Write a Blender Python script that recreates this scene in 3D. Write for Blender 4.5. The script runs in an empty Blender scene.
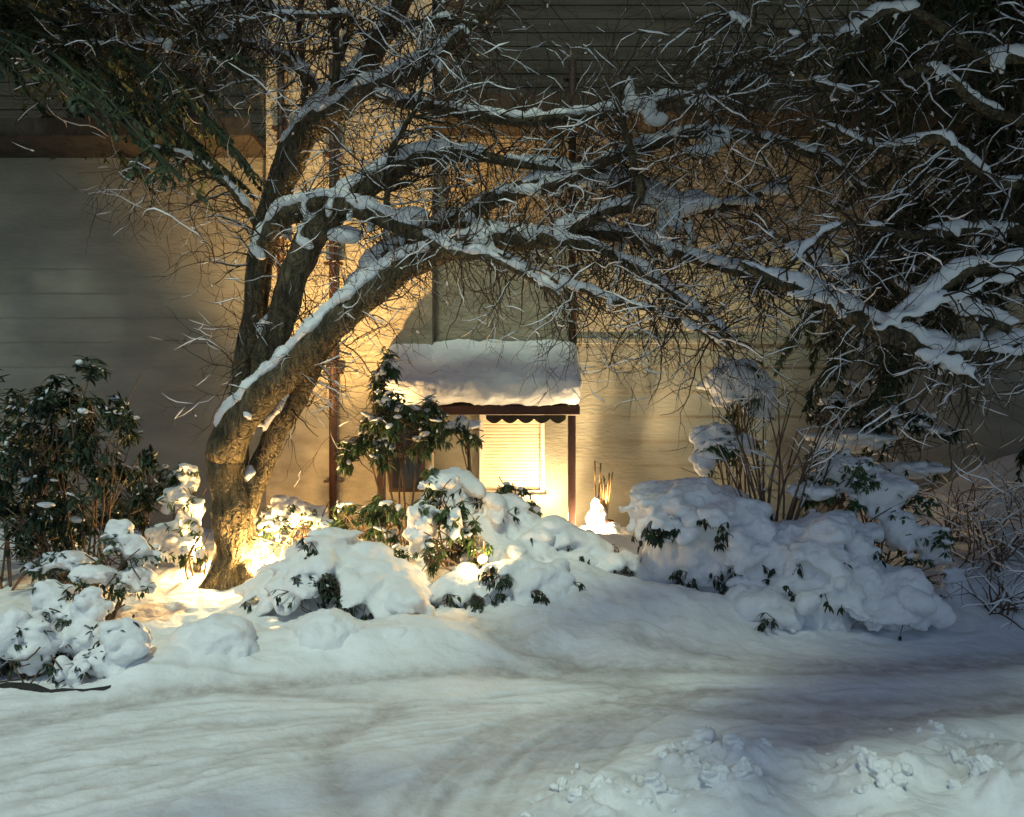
import bpy, bmesh, math, random
from mathutils import Vector, noise, Matrix
R = random.Random(7)
C = bpy.context.scene.collection
sc = bpy.context.scene
F, YH, ZC = 850.0, 440.0, 1.8
def P(px, py, Y):                      # a pixel at a real distance -> metres
    return Vector(((px-512)*Y/F, Y, ZC-(py-YH)*Y/F))
def ss(a, b, t):
    t = min(1, max(0, (t-a)/(b-a))); return t*t*(3-2*t)
def rv(s=1.0): return Vector((R.uniform(-1,1), R.uniform(-1,1), R.uniform(-1,1)))*s
def fr(x, y, z=0.0, o=4): return noise.fractal(Vector((x,y,z)), 1.0, 2.0, o)

# ------------------------------------------------------------------ materials
def mat(name, col, rough=0.8, var=0.25, scale=6.0, bump=0.3, bscale=40.0, bdist=0.01, stretch=None, col2=None, spec=0.3):
    m = bpy.data.materials.new(name); m.use_nodes = True
    nt = m.node_tree; b = nt.nodes['Principled BSDF']
    b.inputs['Roughness'].default_value = rough
    b.inputs['Specular IOR Level'].default_value = spec
    tc = nt.nodes.new('ShaderNodeTexCoord'); co = tc.outputs['Object']
    if stretch:
        mp = nt.nodes.new('ShaderNodeMapping'); mp.inputs['Scale'].default_value = stretch
        nt.links.new(co, mp.inputs['Vector']); co = mp.outputs['Vector']
    n = nt.nodes.new('ShaderNodeTexNoise'); n.inputs['Scale'].default_value = scale; n.inputs['Detail'].default_value = 5
    nt.links.new(co, n.inputs['Vector'])
    r = nt.nodes.new('ShaderNodeValToRGB')
    c2 = col2 or tuple(c*(1-var) for c in col)
    r.color_ramp.elements[0].color = (*c2,1); r.color_ramp.elements[1].color = (*[min(1,c*(1+var*.4)) for c in col],1)
    r.color_ramp.elements[0].position = .32; r.color_ramp.elements[1].position = .66
    nt.links.new(n.outputs['Fac'], r.inputs['Fac']); nt.links.new(r.outputs['Color'], b.inputs['Base Color'])
    n2 = nt.nodes.new('ShaderNodeTexNoise'); n2.inputs['Scale'].default_value = bscale; n2.inputs['Detail'].default_value = 6
    nt.links.new(co, n2.inputs['Vector'])
    bp = nt.nodes.new('ShaderNodeBump'); bp.inputs['Strength'].default_value = bump; bp.inputs['Distance'].default_value = bdist
    nt.links.new(n2.outputs['Fac'], bp.inputs['Height']); nt.links.new(bp.outputs['Normal'], b.inputs['Normal'])
    return m
M = {}
M['snow'] = mat('snow', (.80,.82,.84), .65, .06, 5, .5, 26, .02)
M['leaf'] = mat('leaf', (.045,.085,.025), .42, .5, 14, .2, 60, .004, spec=.5)
M['leaf_dark'] = mat('leaf_dark', (.022,.04,.018), .5, .5, 9, .2, 60, .004)
M['needle'] = mat('needle', (.04,.058,.026), .6, .6, 3, .2, 50, .004)
M['bark'] = mat('bark', (.145,.115,.068), .9, .6, 7, 1.0, 18, .03, stretch=(2.4,2.4,.6), col2=(.05,.045,.026))
def cracks(m):                         # deep upright furrows over the finer roughness
    nt = m.node_tree; b = nt.nodes['Principled BSDF']; bp = b.inputs['Normal'].links[0].from_node
    tc = nt.nodes.new('ShaderNodeTexCoord'); mp = nt.nodes.new('ShaderNodeMapping'); mp.inputs['Scale'].default_value = (1,1,.22)
    nz = nt.nodes.new('ShaderNodeTexNoise'); nz.inputs['Scale'].default_value = 5; nz.inputs['Detail'].default_value = 4
    ad = nt.nodes.new('ShaderNodeMix'); ad.data_type = 'RGBA'; ad.blend_type = 'LINEAR_LIGHT'; ad.inputs[0].default_value = .12
    vo = nt.nodes.new('ShaderNodeTexVoronoi'); vo.feature = 'DISTANCE_TO_EDGE'; vo.inputs['Scale'].default_value = 17
    nt.links.new(tc.outputs['Object'], nz.inputs['Vector']); nt.links.new(tc.outputs['Object'], ad.inputs[6]); nt.links.new(nz.outputs['Color'], ad.inputs[7])
    nt.links.new(ad.outputs[2], mp.inputs['Vector']); nt.links.new(mp.outputs['Vector'], vo.inputs['Vector'])
    mr = nt.nodes.new('ShaderNodeMapRange'); mr.inputs[2].default_value = .22; nt.links.new(vo.outputs['Distance'], mr.inputs[0])
    b2 = nt.nodes.new('ShaderNodeBump'); b2.inputs['Strength'].default_value = 1; b2.inputs['Distance'].default_value = .022
    nt.links.new(mr.outputs[0], b2.inputs['Height']); nt.links.new(bp.outputs['Normal'], b2.inputs['Normal']); nt.links.new(b2.outputs['Normal'], b.inputs['Normal'])
cracks(M['bark'])
M['twig'] = mat('twig', (.055,.04,.024), .85, .5, 8, .2, 60, .004)
M['stem'] = mat('stem', (.13,.09,.06), .85, .4, 12, .3, 60, .004)
M['siding'] = mat('siding', (.245,.235,.195), .8, .22, 1.6, .55, 16, .02, stretch=(.55,1,1.7))
M['stucco'] = mat('stucco', (.40,.345,.25), .85, .25, 4, .9, 14, .03, stretch=(.7,1,1.5))
M['red'] = mat('red_paint', (.042,.018,.014), .55, .35, 8, .2, 50, .004)
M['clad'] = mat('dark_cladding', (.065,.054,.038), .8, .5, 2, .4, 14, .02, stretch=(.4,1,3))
M['eave'] = mat('eave_wood', (.035,.028,.022), .8, .4, 6, .2, 30, .004)
M['white'] = mat('white_paint', (.74,.70,.62), .5, .1, 10, .1, 60, .002)
M['shutter'] = mat('shutter', (.78,.70,.54), .5, .12, 4, .1, 60, .002)
M['dark_glass'] = mat('dark_glass', (.02,.022,.025), .12, .2, 3, .02, 30, .002, spec=.6)
M['metal'] = mat('dark_metal', (.05,.05,.05), .45, .3, 10, .1, 60, .002)
M['edging'] = mat('edging', (.03,.028,.026), .85, .4, 10, .3, 40, .005)
M['cane'] = mat('cane', (.30,.20,.09), .7, .4, 12, .2, 60, .003)
M['terracotta'] = mat('terracotta', (.30,.13,.07), .8, .3, 9, .2, 50, .004)
def lens_mat():
    m = bpy.data.materials.new('lamp_lens'); m.use_nodes = True
    b = m.node_tree.nodes['Principled BSDF']
    b.inputs['Base Color'].default_value = (1,.8,.5,1); b.inputs['Emission Color'].default_value = (1,.62,.25,1)
    b.inputs['Emission Strength'].default_value = 4
    return m
M['lens'] = lens_mat()
def ground_mat():                      # snow with brownish compacted slush where wheels and feet have been
    m = mat('ground_snow', (.80,.82,.84), .65, .08, 3, .7, 15, .02)
    nt = m.node_tree; b = nt.nodes['Principled BSDF']
    src = b.inputs['Base Color'].links[0].from_socket
    at = nt.nodes.new('ShaderNodeAttribute'); at.attribute_name = 'slush'
    tc = nt.nodes.new('ShaderNodeTexCoord')
    n = nt.nodes.new('ShaderNodeTexNoise'); n.inputs['Scale'].default_value = 7; n.inputs['Detail'].default_value = 8; n.inputs['Roughness'].default_value = .7
    nt.links.new(tc.outputs['Object'], n.inputs['Vector'])
    mr = nt.nodes.new('ShaderNodeMapRange'); mr.inputs[1].default_value = .3; mr.inputs[2].default_value = .7; mr.inputs[3].default_value=.25; mr.inputs[4].default_value=1.25
    nt.links.new(n.outputs['Fac'], mr.inputs[0])
    mu = nt.nodes.new('ShaderNodeMath'); mu.operation = 'MULTIPLY'; mu.use_clamp = True
    nt.links.new(at.outputs['Fac'], mu.inputs[0]); nt.links.new(mr.outputs[0], mu.inputs[1])
    mx = nt.nodes.new('ShaderNodeMix'); mx.data_type = 'RGBA'
    nt.links.new(mu.outputs[0], mx.inputs[0]); nt.links.new(src, mx.inputs[6])
    mx.inputs[7].default_value = (.42,.395,.38,1)
    nt.links.new(mx.outputs[2], b.inputs['Base Color'])
    return m
M['ground'] = ground_mat()

# ------------------------------------------------------------------ objects
LOC = {}
def tag(o, label=None, cat=None, group=None, kind=None):
    if label: o['label'] = label
    if cat: o['category'] = cat
    if group: o['group'] = group
    if kind: o['kind'] = kind
    return o
def thing(name, label, cat, loc, group=None):
    o = bpy.data.objects.new(name, None); C.objects.link(o); o.location = loc; o.empty_display_size = .2
    LOC[o.name] = Vector(loc); return tag(o, label, cat, group)
class MB:
    def __init__(s): s.v = []; s.f = []
    def add(s, vs, fs):
        n = len(s.v); s.v += [tuple(v) for v in vs]; s.f += [tuple(i+n for i in f) for f in fs]; return s
    def box(s, a, b):
        x0,y0,z0 = a; x1,y1,z1 = b
        return s.add([(x0,y0,z0),(x1,y0,z0),(x1,y1,z0),(x0,y1,z0),(x0,y0,z1),(x1,y0,z1),(x1,y1,z1),(x0,y1,z1)],
              [(3,2,1,0),(4,5,6,7),(0,1,5,4),(1,2,6,5),(2,3,7,6),(3,0,4,7)])
    def tube(s, pts, rad, n=8, rough=0.0, cap=True):
        pts = [Vector(p) for p in pts]
        if len(pts) < 2: return s
        t0 = (pts[1]-pts[0]).normalized(); u = t0.orthogonal().normalized(); vs = []; fs = []
        for i, p in enumerate(pts):
            a = pts[max(0,i-1)]; b = pts[min(len(pts)-1,i+1)]; t = (b-a)
            t = t.normalized() if t.length > 1e-9 else t0
            u = (u - t*u.dot(t)); u = u.normalized() if u.length > 1e-6 else t.orthogonal().normalized(); w = t.cross(u)
            for k in range(n):
                an = 2*math.pi*k/n; r = rad[i]
                d = u*math.cos(an)+w*math.sin(an)
                if rough: r *= 1+rough*fr(p.x*3+d.x*1.3, p.y*3+d.y*1.3, p.z*3+d.z*1.3)
                vs.append(p+d*r)
        for i in range(len(pts)-1):
            for k in range(n):
                k2 = (k+1)%n; fs.append((i*n+k, i*n+k2, (i+1)*n+k2, (i+1)*n+k))
        if cap: fs += [tuple(range(n))[::-1], tuple((len(pts)-1)*n+k for k in range(n))]
        return s.add(vs, fs)
    def snowstrip(s, pts, rad, th, n=8, cover=1.0, seed=0.0):   # snow lying along the upper side of a limb
        pts = [Vector(p) for p in pts]; run = []; runs = []
        for i, p in enumerate(pts):
            a = pts[max(0,i-1)]; b = pts[min(len(pts)-1,i+1)]; t = (b-a)
            if t.length < 1e-9: continue
            t.normalize(); hz = math.sqrt(max(0,1-t.z*t.z))
            nz = noise.noise(Vector((p.x*1.7+seed, p.y*1.7, p.z*1.7)))*.5+.5; n3 = noise.noise(Vector((p.x*6+seed, p.y*6, p.z*6)))
            ok = hz > .4 and nz > (1-cover)
            if ok: run.append((p, t, rad[i], th*max(.15,.3+.9*nz+.55*n3)*ss(.3,.85,hz)))
            if (not ok or i == len(pts)-1) and run:
                if len(run) > 2: runs.append(run)
                run = []
        for run in runs:
            vs = []; fs = []; m = len(run)
            for i,(p,t,r,h) in enumerate(run):
                e = min(1, (i+.35)/1.6, (m-1-i+.35)/1.6)
                up = Vector((0,0,1)); up = (up - t*up.dot(t)).normalized(); sd = t.cross(up).normalized()
                h2 = h*e; w = (r*1.02 + h*.12)*max(.3,e)
                c = p + up*(r*.62)
                for k in range(n):
                    an = 2*math.pi*k/n; y = math.sin(an); x = math.cos(an)
                    hh = (r*.38+h2) if y > 0 else r*.25
                    j = 1+.18*noise.noise(Vector((p.x*9+x, p.y*9, p.z*9+y)))
                    vs.append(c + sd*(x*w*j) + up*(y*hh*j))
            for i in range(m-1):
                for k in range(n):
                    k2=(k+1)%n; fs.append((i*n+k,(i+1)*n+k,(i+1)*n+k2,i*n+k2))
            fs += [tuple(range(n)), tuple((m-1)*n+k for k in range(n))[::-1]]
            s.add(vs, fs)
        return s
    def ell(s, c, r, rot=None):
        c = Vector(c); r = (r,r,r) if isinstance(r,(int,float)) else r
        vs = []
        for v in ICO[0]:
            p = Vector((v.x*r[0], v.y*r[1], v.z*r[2]))
            if rot is not None: p = rot @ p
            vs.append(c+p)
        return s.add(vs, ICO[1])
    def leaf(s, base, d, up, L, W, fold=.25, curl=.2):
        d = d.normalized(); sd = d.cross(up)
        sd = sd.normalized() if sd.length > 1e-6 else d.orthogonal().normalized(); nn = sd.cross(d)
        b = base; m1 = base+d*L*.35; m2 = base+d*L*.7-nn*L*curl*.35; tp = base+d*L-nn*L*curl
        f = nn*(-W*fold)
        return s.add([b, m1+sd*W*.5+f, m1, m1-sd*W*.5+f, m2+sd*W*.42+f, m2, m2-sd*W*.42+f, tp],
              [(0,2,1),(0,3,2),(1,2,5,4),(2,3,6,5),(4,5,7),(5,6,7)])
    def build(s, name, m, parent=None, smooth=True):
        off = LOC[parent.name] if parent else Vector((0,0,0))
        me = bpy.data.meshes.new(name); me.from_pydata([tuple(Vector(v)-off) for v in s.v], [], s.f); me.update()
        return link(name, me, m, parent, smooth)
def link(name, me, m, parent=None, smooth=True):
    me.materials.clear(); me.materials.append(m)
    if smooth: me.polygons.foreach_set('use_smooth', [True]*len(me.polygons))
    o = bpy.data.objects.new(name, me); C.objects.link(o)
    if parent: o.parent = parent; LOC[o.name] = LOC[parent.name]
    else: LOC[o.name] = Vector((0,0,0))
    return o
def _ico():
    bm = bmesh.new(); bmesh.ops.create_icosphere(bm, subdivisions=2, radius=1)
    bm.verts.index_update(); r = ([v.co.copy() for v in bm.verts], [tuple(v.index for v in f.verts) for f in bm.faces]); bm.free(); return r
ICO = _ico()
def bevel_build(mb, name, m, parent, w=.006):
    o = mb.build(name, m, parent, False)
    bm = bmesh.new(); bm.from_mesh(o.data)
    bmesh.ops.bevel(bm, geom=bm.edges[:], offset=w, segments=1, affect='EDGES', clamp_overlap=True)
    bm.to_mesh(o.data); bm.free(); return o
def blob(mb, name, parent, voxel=.03, amp=.03, fscale=3.0, m=None, smooth_it=2, recenter=False):
    """melt the shapes of mb into one continuous snow surface"""
    me = bpy.data.meshes.new('tmp'); me.from_pydata(mb.v, [], mb.f); me.update()
    o = bpy.data.objects.new('tmp', me); C.objects.link(o)
    md = o.modifiers.new('r','REMESH'); md.mode = 'VOXEL'; md.voxel_size = voxel
    sm = o.modifiers.new('s','SMOOTH'); sm.iterations = smooth_it; sm.factor = .5
    dg = bpy.context.evaluated_depsgraph_get(); dg.update()
    me2 = bpy.data.meshes.new_from_object(o.evaluated_get(dg), depsgraph=dg)
    bpy.data.objects.remove(o); bpy.data.meshes.remove(me)
    off = LOC[parent.name] if parent else Vector((0,0,0))
    ns = [v.normal.copy() for v in me2.vertices]
    for v, n in zip(me2.vertices, ns):
        p = v.co
        d = amp*fr(p.x*fscale, p.y*fscale, p.z*fscale, 5) + amp*.22*fr(p.x*fscale*6, p.y*fscale*6, p.z*fscale*6, 3)
        v.co = p + n*d - off
    me2.name = name; me2.update()
    return link(name, me2, m or M['snow'], parent)
def spline(pts, rad=None, step=.08):
    """Catmull-Rom through the points"""
    out = []; ro = []; n = len(pts)
    for i in range(n-1):
        p0 = pts[max(0,i-1)]; p1 = pts[i]; p2 = pts[i+1]; p3 = pts[min(n-1,i+2)]
        k = max(2, int((p2-p1).length/step))
        for j in range(k):
            t = j/k
            out.append(.5*((2*p1)+(p2-p0)*t+(2*p0-5*p1+4*p2-p3)*t*t+(3*p1-p0-3*p2+p3)*t**3))
            if rad: ro.append(rad[i]+(rad[i+1]-rad[i])*t)
    out.append(pts[-1]); 
    if rad: ro.append(rad[-1]); return out, ro
    return out

# ------------------------------------------------------------------ ground
def edge(x): return 6.45+.21*max(-9,min(9,x))
BUMPS = []          # x, y, rx, ry, h
def bump_px(px, py, Y, rx, ry, h): BUMPS.append(((px-512)*Y/F, Y, rx, ry, h))
bump_px(212,0,6.75,.36,.42,.2); bump_px(335,0,7.05,.42,.45,.2); bump_px(425,0,7.2,.5,.45,.22); bump_px(150,0,6.35,.22,.3,.12)
bump_px(520,0,7.45,.4,.4,.10); bump_px(620,0,8.2,.8,.8,.20); bump_px(700,0,8.1,.6,.5,.12); bump_px(560,0,8.6,.6,.7,.22)
bump_px(940,0,9.0,.9,.8,.27); bump_px(1000,0,9.6,.8,.7,.27); bump_px(985,0,8.3,.6,.4,.22); bump_px(480,0,8.8,.7,.6,.2); bump_px(340,0,8.3,.8,.5,.16); bump_px(650,0,9.8,1.0,.6,.25)
bump_px(580,0,10.6,.8,.5,.2); bump_px(440,0,10.0,.8,.6,.25)
def gp(px, py): # pixel of the flat drive -> metres
    Y = ZC*F/(py-YH); return ((px-512)*Y/F, Y)
STROKES = []
def stroke(pts, w, a, jit=0):
    q = [gp(*p) for p in pts]; q3 = spline([Vector((x,y,0)) for x,y in q], step=.12)
    STROKES.append(([(v.x,v.y) for v in q3], w*1.15, min(.85,a*1.45)))
for pts, w, a in [
    ([(-60,745),(60,716),(180,696),(300,683),(420,676),(560,672)], .10, .6),
    ([(-60,728),(80,704),(200,690),(320,682)], .07, .45),
    ([(-40,790),(40,757),(140,735),(260,722),(380,712),(470,705)], .06, .25),
    ([(240,690),(340,694),(398,702),(350,728),(325,752),(345,790),(360,830)], .10, .5),
    ([(300,735),(340,728),(390,712)], .12, .4),
    ([(120,760),(240,748),(330,738)], .06, .25),
    ([(500,668),(600,680),(700,690),(850,700),(1060,688)], .10, .5),
    ([(560,664),(700,668),(860,668),(1060,658)], .13, .6),
    ([(620,690),(740,712),(900,716),(1060,700)], .14, .55),
    ([(820,745),(900,724),(980,708),(1060,704)], .16, .6),
    ([(640,650),(760,660),(900,662),(1060,650)], .16, .5),
    ([(470,640),(560,662),(640,676)], .14, .5),
    ([(360,640),(480,650),(560,668)], .12, .4),
    ([(420,830),(470,770),(540,725),(640,694)], .035, .30),
    ([(450,830),(500,770),(560,730),(650,697)], .03, .30),
    ([(400,810),(450,755),(520,715),(620,688)], .03, .26),
    ([(490,820),(520,775),(580,736),(665,702)], .03, .26),
    ([(150,830),(200,770),(290,735),(400,715)], .03, .2),
    ([(0,810),(120,775),(260,758),(330,755)], .04, .22),
    ([(960,790),(1000,760),(1060,740)], .10, .35)]:
    stroke(pts, w, a)
# fine swept lines of wheels following the same bend
for k in range(48):
    o = R.uniform(-40,330); dy = R.uniform(-12,60); 
    x0 = R.uniform(-80,760); y0 = R.uniform(690,800); L = R.uniform(80,260); bend = R.uniform(10,38)*(y0-640)/120
    pts = [(x0+L*t, y0 - bend*(2*t - t*t) ) for t in (0,.33,.66,1)]
    if min(p[1] for p in pts) > 655: stroke(pts, R.uniform(.012,.035), R.uniform(.12,.36))
for k in range(18):        # turning wheels: nested arcs from the bottom of the picture up to the right
    o = k*13+R.uniform(-4,4); a_ = R.uniform(.22,.5); w_ = R.uniform(.018,.032)
    stroke([(380+o*.9,835),(418+o*.85,775),(486+o*.72,728),(600+o*.5,697-o*.02),(690+o*.4,686)], w_, a_)
for k in range(10):
    o = k*14+R.uniform(-5,5)
    stroke([(-60,730+o),(80,712+o*.9),(230,700+o*.7),(390,698+o*.4),(520,700+o*.2)], R.uniform(.015,.03), R.uniform(.15,.35))
SG = {}
for si,(pl,w,a) in enumerate(STROKES):
    for i in range(len(pl)-1):
        (x0,y0),(x1,y1) = pl[i],pl[i+1]; r = w*2.2+.1
        for gx in range(int(math.floor((min(x0,x1)-r)/.4)), int(math.floor((max(x0,x1)+r)/.4))+1):
            for gy in range(int(math.floor((min(y0,y1)-r)/.4)), int(math.floor((max(y0,y1)+r)/.4))+1):
                SG.setdefault((gx,gy), []).append((x0,y0,x1,y1,w,a,si))
def slush(x, y):
    best = {}
    for x0,y0,x1,y1,w,a,si in SG.get((int(math.floor(x/.4)),int(math.floor(y/.4))), ()):
        dx,dy = x1-x0,y1-y0; L2 = dx*dx+dy*dy
        t = 0 if L2 == 0 else max(0,min(1,((x-x0)*dx+(y-y0)*dy)/L2))
        d = math.hypot(x-x0-t*dx, y-y0-t*dy)
        e = a*math.exp(-(d/w)**2)
        if e > best.get(si,0): best[si] = e
    v = 1.0
    for e in best.values(): v *= 1-e
    return 1-v
HP = [(gp(x,y),r,a) for x,y,r,a in ((705,775,.34,1),(590,808,.30,.9),(735,808,.3,.9),(880,802,.32,.9),(985,770,.38,.9),(940,745,.3,.6),(660,812,.25,.8),(830,780,.3,.5),(1010,810,.3,1),(560,800,.2,.6))]
def heap(x, y):      # ploughed snow on the near right of the drive
    e = 0
    if y < 6.5:
        for (cx,cy),r,a in HP: e = max(e, a*math.exp(-((x-cx)**2+(y-cy)**2)/(r*r)))
    return e
def heap_soft(x, y): return ss(-.2,1.4,x)*(1-ss(4.4,5.5,y-.12*x))*ss(2.6,3.4,y)
def ground_z(x, y, fine=True):
    t = y-edge(x)
    z = ss(-.1,2.0,t)*.16 + ss(1.2,5.5,t)*.34
    z += ss(3.9,9,x)*ss(.3,4.5,t)*1.5
    z += ss(-5,-9,x)*0 
    for bx,by,rx,ry,h in BUMPS:
        dx=(x-bx)/rx; dy=(y-by)/ry; d = dx*dx+dy*dy
        if d < 6: z += h*math.exp(-d**1.6*.8) if h > .28 else h*math.exp(-d)
    b = ss(-.2,.9,t)
    z += b*.07*fr(x*1.3,y*1.3,3.1)
    h = heap_soft(x,y)
    if h > .001: z += h*(.07+.10*fr(x*1.7,y*1.7,9.7,3))
    h = heap(x,y)
    if h > .01:
        c = noise.cell(Vector((x*9+fr(x*6,y*6,1)*.8,y*9+fr(x*6,y*6,8)*.8,0)))
        z += h*(.05+.05*abs(c)+.11*max(0,fr(x*5,y*5,4.4,5))+.03*fr(x*16,y*16,2.2,3))
    if fine:
        z += (.012+.02*b)*fr(x*5,y*5,1.7) + (1-b)*.02*fr(x*1.1,y*1.6,5)
    return z
def gz_vec(x,y): return Vector((x,y,ground_z(x,y)))
def axis(lo, hi, step, ends, n):
    a = []; v = lo
    while v < hi: a.append(v); v += step
    g = [ (hi + (ends[1]-hi)*((k/n)**2)) for k in range(1,n+1)]
    l = [ (lo + (ends[0]-lo)*((k/n)**2)) for k in range(1,n+1)][::-1]
    return l+a+g
def make_ground():
    xs = axis(-5.4, 6.2, .027, (-60,60), 22); ys = axis(3.4, 7.4, .023, (-40,9.7), 0)+axis(7.4, 9.6, .034, (0,0), 0)
    ys = [-40,-20,-10,-5,-2,0,1,2,2.6,3.0,3.2,3.3] + [y for y in ys if 3.35 < y < 9.61] + [9.61+.08*k for k in range(38)] + [13,15,20,30,60]
    vs = []; sl = []
    for y in ys:
        for x in xs:
            s = slush(x,y) if y < 9.6 else 0
            z = ground_z(x,y) - s*.03
            vs.append((x,y,z)); sl.append(s)
    n = len(xs); fs = [(j*n+i, j*n+i+1, (j+1)*n+i+1, (j+1)*n+i) for j in range(len(ys)-1) for i in range(n-1)]
    me = bpy.data.meshes.new('ground'); me.from_pydata(vs,[],fs); me.update()
    at = me.attributes.new('slush','FLOAT','POINT'); at.data.foreach_set('value', sl)
    o = link('ground', me, M['ground']); tag(o, 'snow covered drive and garden bank with curved wheel tracks', 'ground', None, 'structure')
make_ground()

# ------------------------------------------------------------------ house
WY = 12.5
def lap_wall(mb, x0, x1, y, z0, z1, bh=.36, lip=.013):
    z = z0
    while z < z1-1e-4:
        zt = min(z+bh, z1)
        mb.add([(x0,y-lip,z),(x1,y-lip,z),(x1,y,zt),(x0,y,zt)],[(0,1,2,3)])
        mb.add([(x0,y,z),(x1,y,z),(x1,y-lip,z),(x0,y-lip,z)],[(0,1,2,3)])
        z = zt
house = thing('house', 'pale two storey house with lap siding, dark eaves and lit shuttered window', 'house', (0,WY,0))
WX0, WX1, WZ0, WZ1 = -.42, .42, 1.06, 2.13   # shuttered window opening
mb = MB(); lap_wall(mb, -16, WX0, WY, 0, 3.24); lap_wall(mb, WX1, 16, WY, 0, 3.24, .36, .026)
lap_wall(mb, WX0, WX1, WY, 0, WZ0, WZ0/3); lap_wall(mb, WX0, WX1, WY, WZ1, 3.24, .37)
mb.box((-16,WY+.03,0),(16,WY+.3,6.2)) if False else None
for a,b,c in (((-16,0),(WX0,3.24),0),): pass
lap_wall(mb, -16, -3.6, WY, 3.24, 6.3)
mb.build('wall', M['siding'], house, False)
mb = MB(); 
nx, nz = 90, 24
vs=[]; 
for j in range(nz+1):
    for i in range(nx+1):
        x = -3.6+(16+3.6)*i/nx; z = 3.244+(6.3-3.244)*j/nz
        vs.append((x, WY+.004+.012*noise.noise(Vector((x*2,z*3,0))), z))
mb.add(vs,[(j*(nx+1)+i, j*(nx+1)+i+1, (j+1)*(nx+1)+i+1, (j+1)*(nx+1)+i) for j in range(nz) for i in range(nx)])
mb.build('upper_wall', M['stucco'], house)
MB().box((-16,WY+.35,0),(16,WY+8,6.2)).build('house_core', M['stucco'], house, False)
bx1_ = P(432,0,12.2).x+.01
bevel_build(MB().box((bx1_,WY-.05,3.21),(16,WY-.003,3.29)), 'belt_course', M['siding'], house)
# projecting bay of the gable, lit by the garden lamp
bay = MB(); bx0, bx1 = P(266,0,12.2).x, P(432,0,12.2).x
bay.box((bx0,WY-.3,.1),(bx1,WY+.3,9.6))
bay.build('gable_bay', M['stucco'], house, False)
# eaves either side of the bay
def eave(x0, x1, zb, dep, name='eave'):
    e = MB().box((x0,WY-dep,zb),(x1,WY+.3,zb+.07)).box((x0,WY-dep-.03,zb-.02),(x1,WY-dep-.002,zb+.22))
    o = e.build(name, M['eave'], house, False); return o
zl = P(0,158,12.5).z; zr = P(0,136,12.5).z
eave(-16, bx0-.01, zl, .95); eave(bx1+.01, 16, zr, .95)
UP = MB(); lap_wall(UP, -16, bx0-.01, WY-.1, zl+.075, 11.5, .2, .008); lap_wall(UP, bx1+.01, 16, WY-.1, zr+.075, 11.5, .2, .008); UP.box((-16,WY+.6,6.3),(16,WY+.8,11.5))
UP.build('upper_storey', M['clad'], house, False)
for (px0,px1,py0,py1) in ((120,200,70,128),):
    a = P(px0,py1,WY-.15); b = P(px1,py0,WY-.15)
    o = MB().box((a.x,WY-.16,a.z),(b.x,WY-.135,b.z)).build('window', M['dark_glass'], house, False)
    f = MB()
    for u in (((a.x-.06,a.z-.06),(a.x,b.z+.06)),((b.x,a.z-.06),(b.x+.06,b.z+.06)),((a.x,b.z),(b.x,b.z+.06)),((a.x,a.z-.06),(b.x,a.z))): f.box((u[0][0],WY-.19,u[0][1]),(u[1][0],WY-.134,u[1][1]))
    f.build('frame', M['eave'], o, False)
# downpipes
def pipe(px, py0, py1, y, w=.05, name='downpipe'):
    x = (px-512)*y/F; z1 = P(0,py0,y).z; z0 = P(0,py1,y).z
    m = MB().tube([(x,y,z0),(x,y,z1)],[w,w],10)
    o = m.build(name, M['red'], house)
    z = z0+.9
    while z < z1:
        MB().box((x-.13,y-.012,z-.018),(x+.13,y+.10,z+.018)).build('pipe_bracket', M['red'], o, False); z += 1.55
    return o
pipe(333, 60, 545, 12.05, .055); pipe(572.5, 60, 352, 12.38, .055); pipe(281, 40, 300, 12.08, .05)
# shuttered window
win = MB(); fw=.055
win.box((WX0-fw,WY-.07,WZ0-fw),(WX0,WY+.1,WZ1+fw)).box((WX1,WY-.07,WZ0-fw),(WX1+fw,WY+.1,WZ1+fw))
win.box((WX0,WY-.07,WZ1),(WX1,WY+.1,WZ1+fw)).box((WX0,WY-.07,WZ0-fw),(WX1,WY+.1,WZ0))
w = win.build('window', M['white'], house, False)
bevel_build(MB().box((WX0-.1,WY-.16,WZ0-fw-.05),(WX1+.1,WY-.072,WZ0-fw-.003)), 'sill', M['white'], w)
sh = MB(); z = WZ0; n = 22
for k in range(n):
    za = WZ0+(WZ1-WZ0)*k/n; zb = WZ0+(WZ1-WZ0)*(k+1)/n; 
    sh.add([(WX0,WY+.012,za),(WX1,WY+.012,za),(WX1,WY-.006,za+.012),(WX0,WY-.006,za+.012),(WX1,WY-.002,zb-.006),(WX0,WY-.002,zb-.006),(WX1,WY+.012,zb),(WX0,WY+.012,zb)],
       [(0,1,2,3),(3,2,4,5),(5,4,6,7)])
sh.build('shutter', M['shutter'], w, False)
# dark low door/window left of the shutter
d0, d1 = P(396,0,12.5).x, P(424,0,12.5).x; dz0, dz1 = P(0,487,12.5).z, P(0,418,12.5).z
dw = MB().box((d0,WY-.36,dz0),(d1,WY-.326,dz1)); o = dw.build('window', M['dark_glass'], house, False)
fm = MB(); 
for a,b in (((d0-.05,dz0-.05),(d0,dz1+.05)),((d1,dz0-.05),(d1+.05,dz1+.05)),((d0,dz1),(d1,dz1+.05)),((d0,dz0-.05),(d1,dz0))):
    fm.box((a[0],WY-.38,a[1]),(b[0],WY-.324,b[1]))
fm.build('frame', M['red'], o, False)
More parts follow.
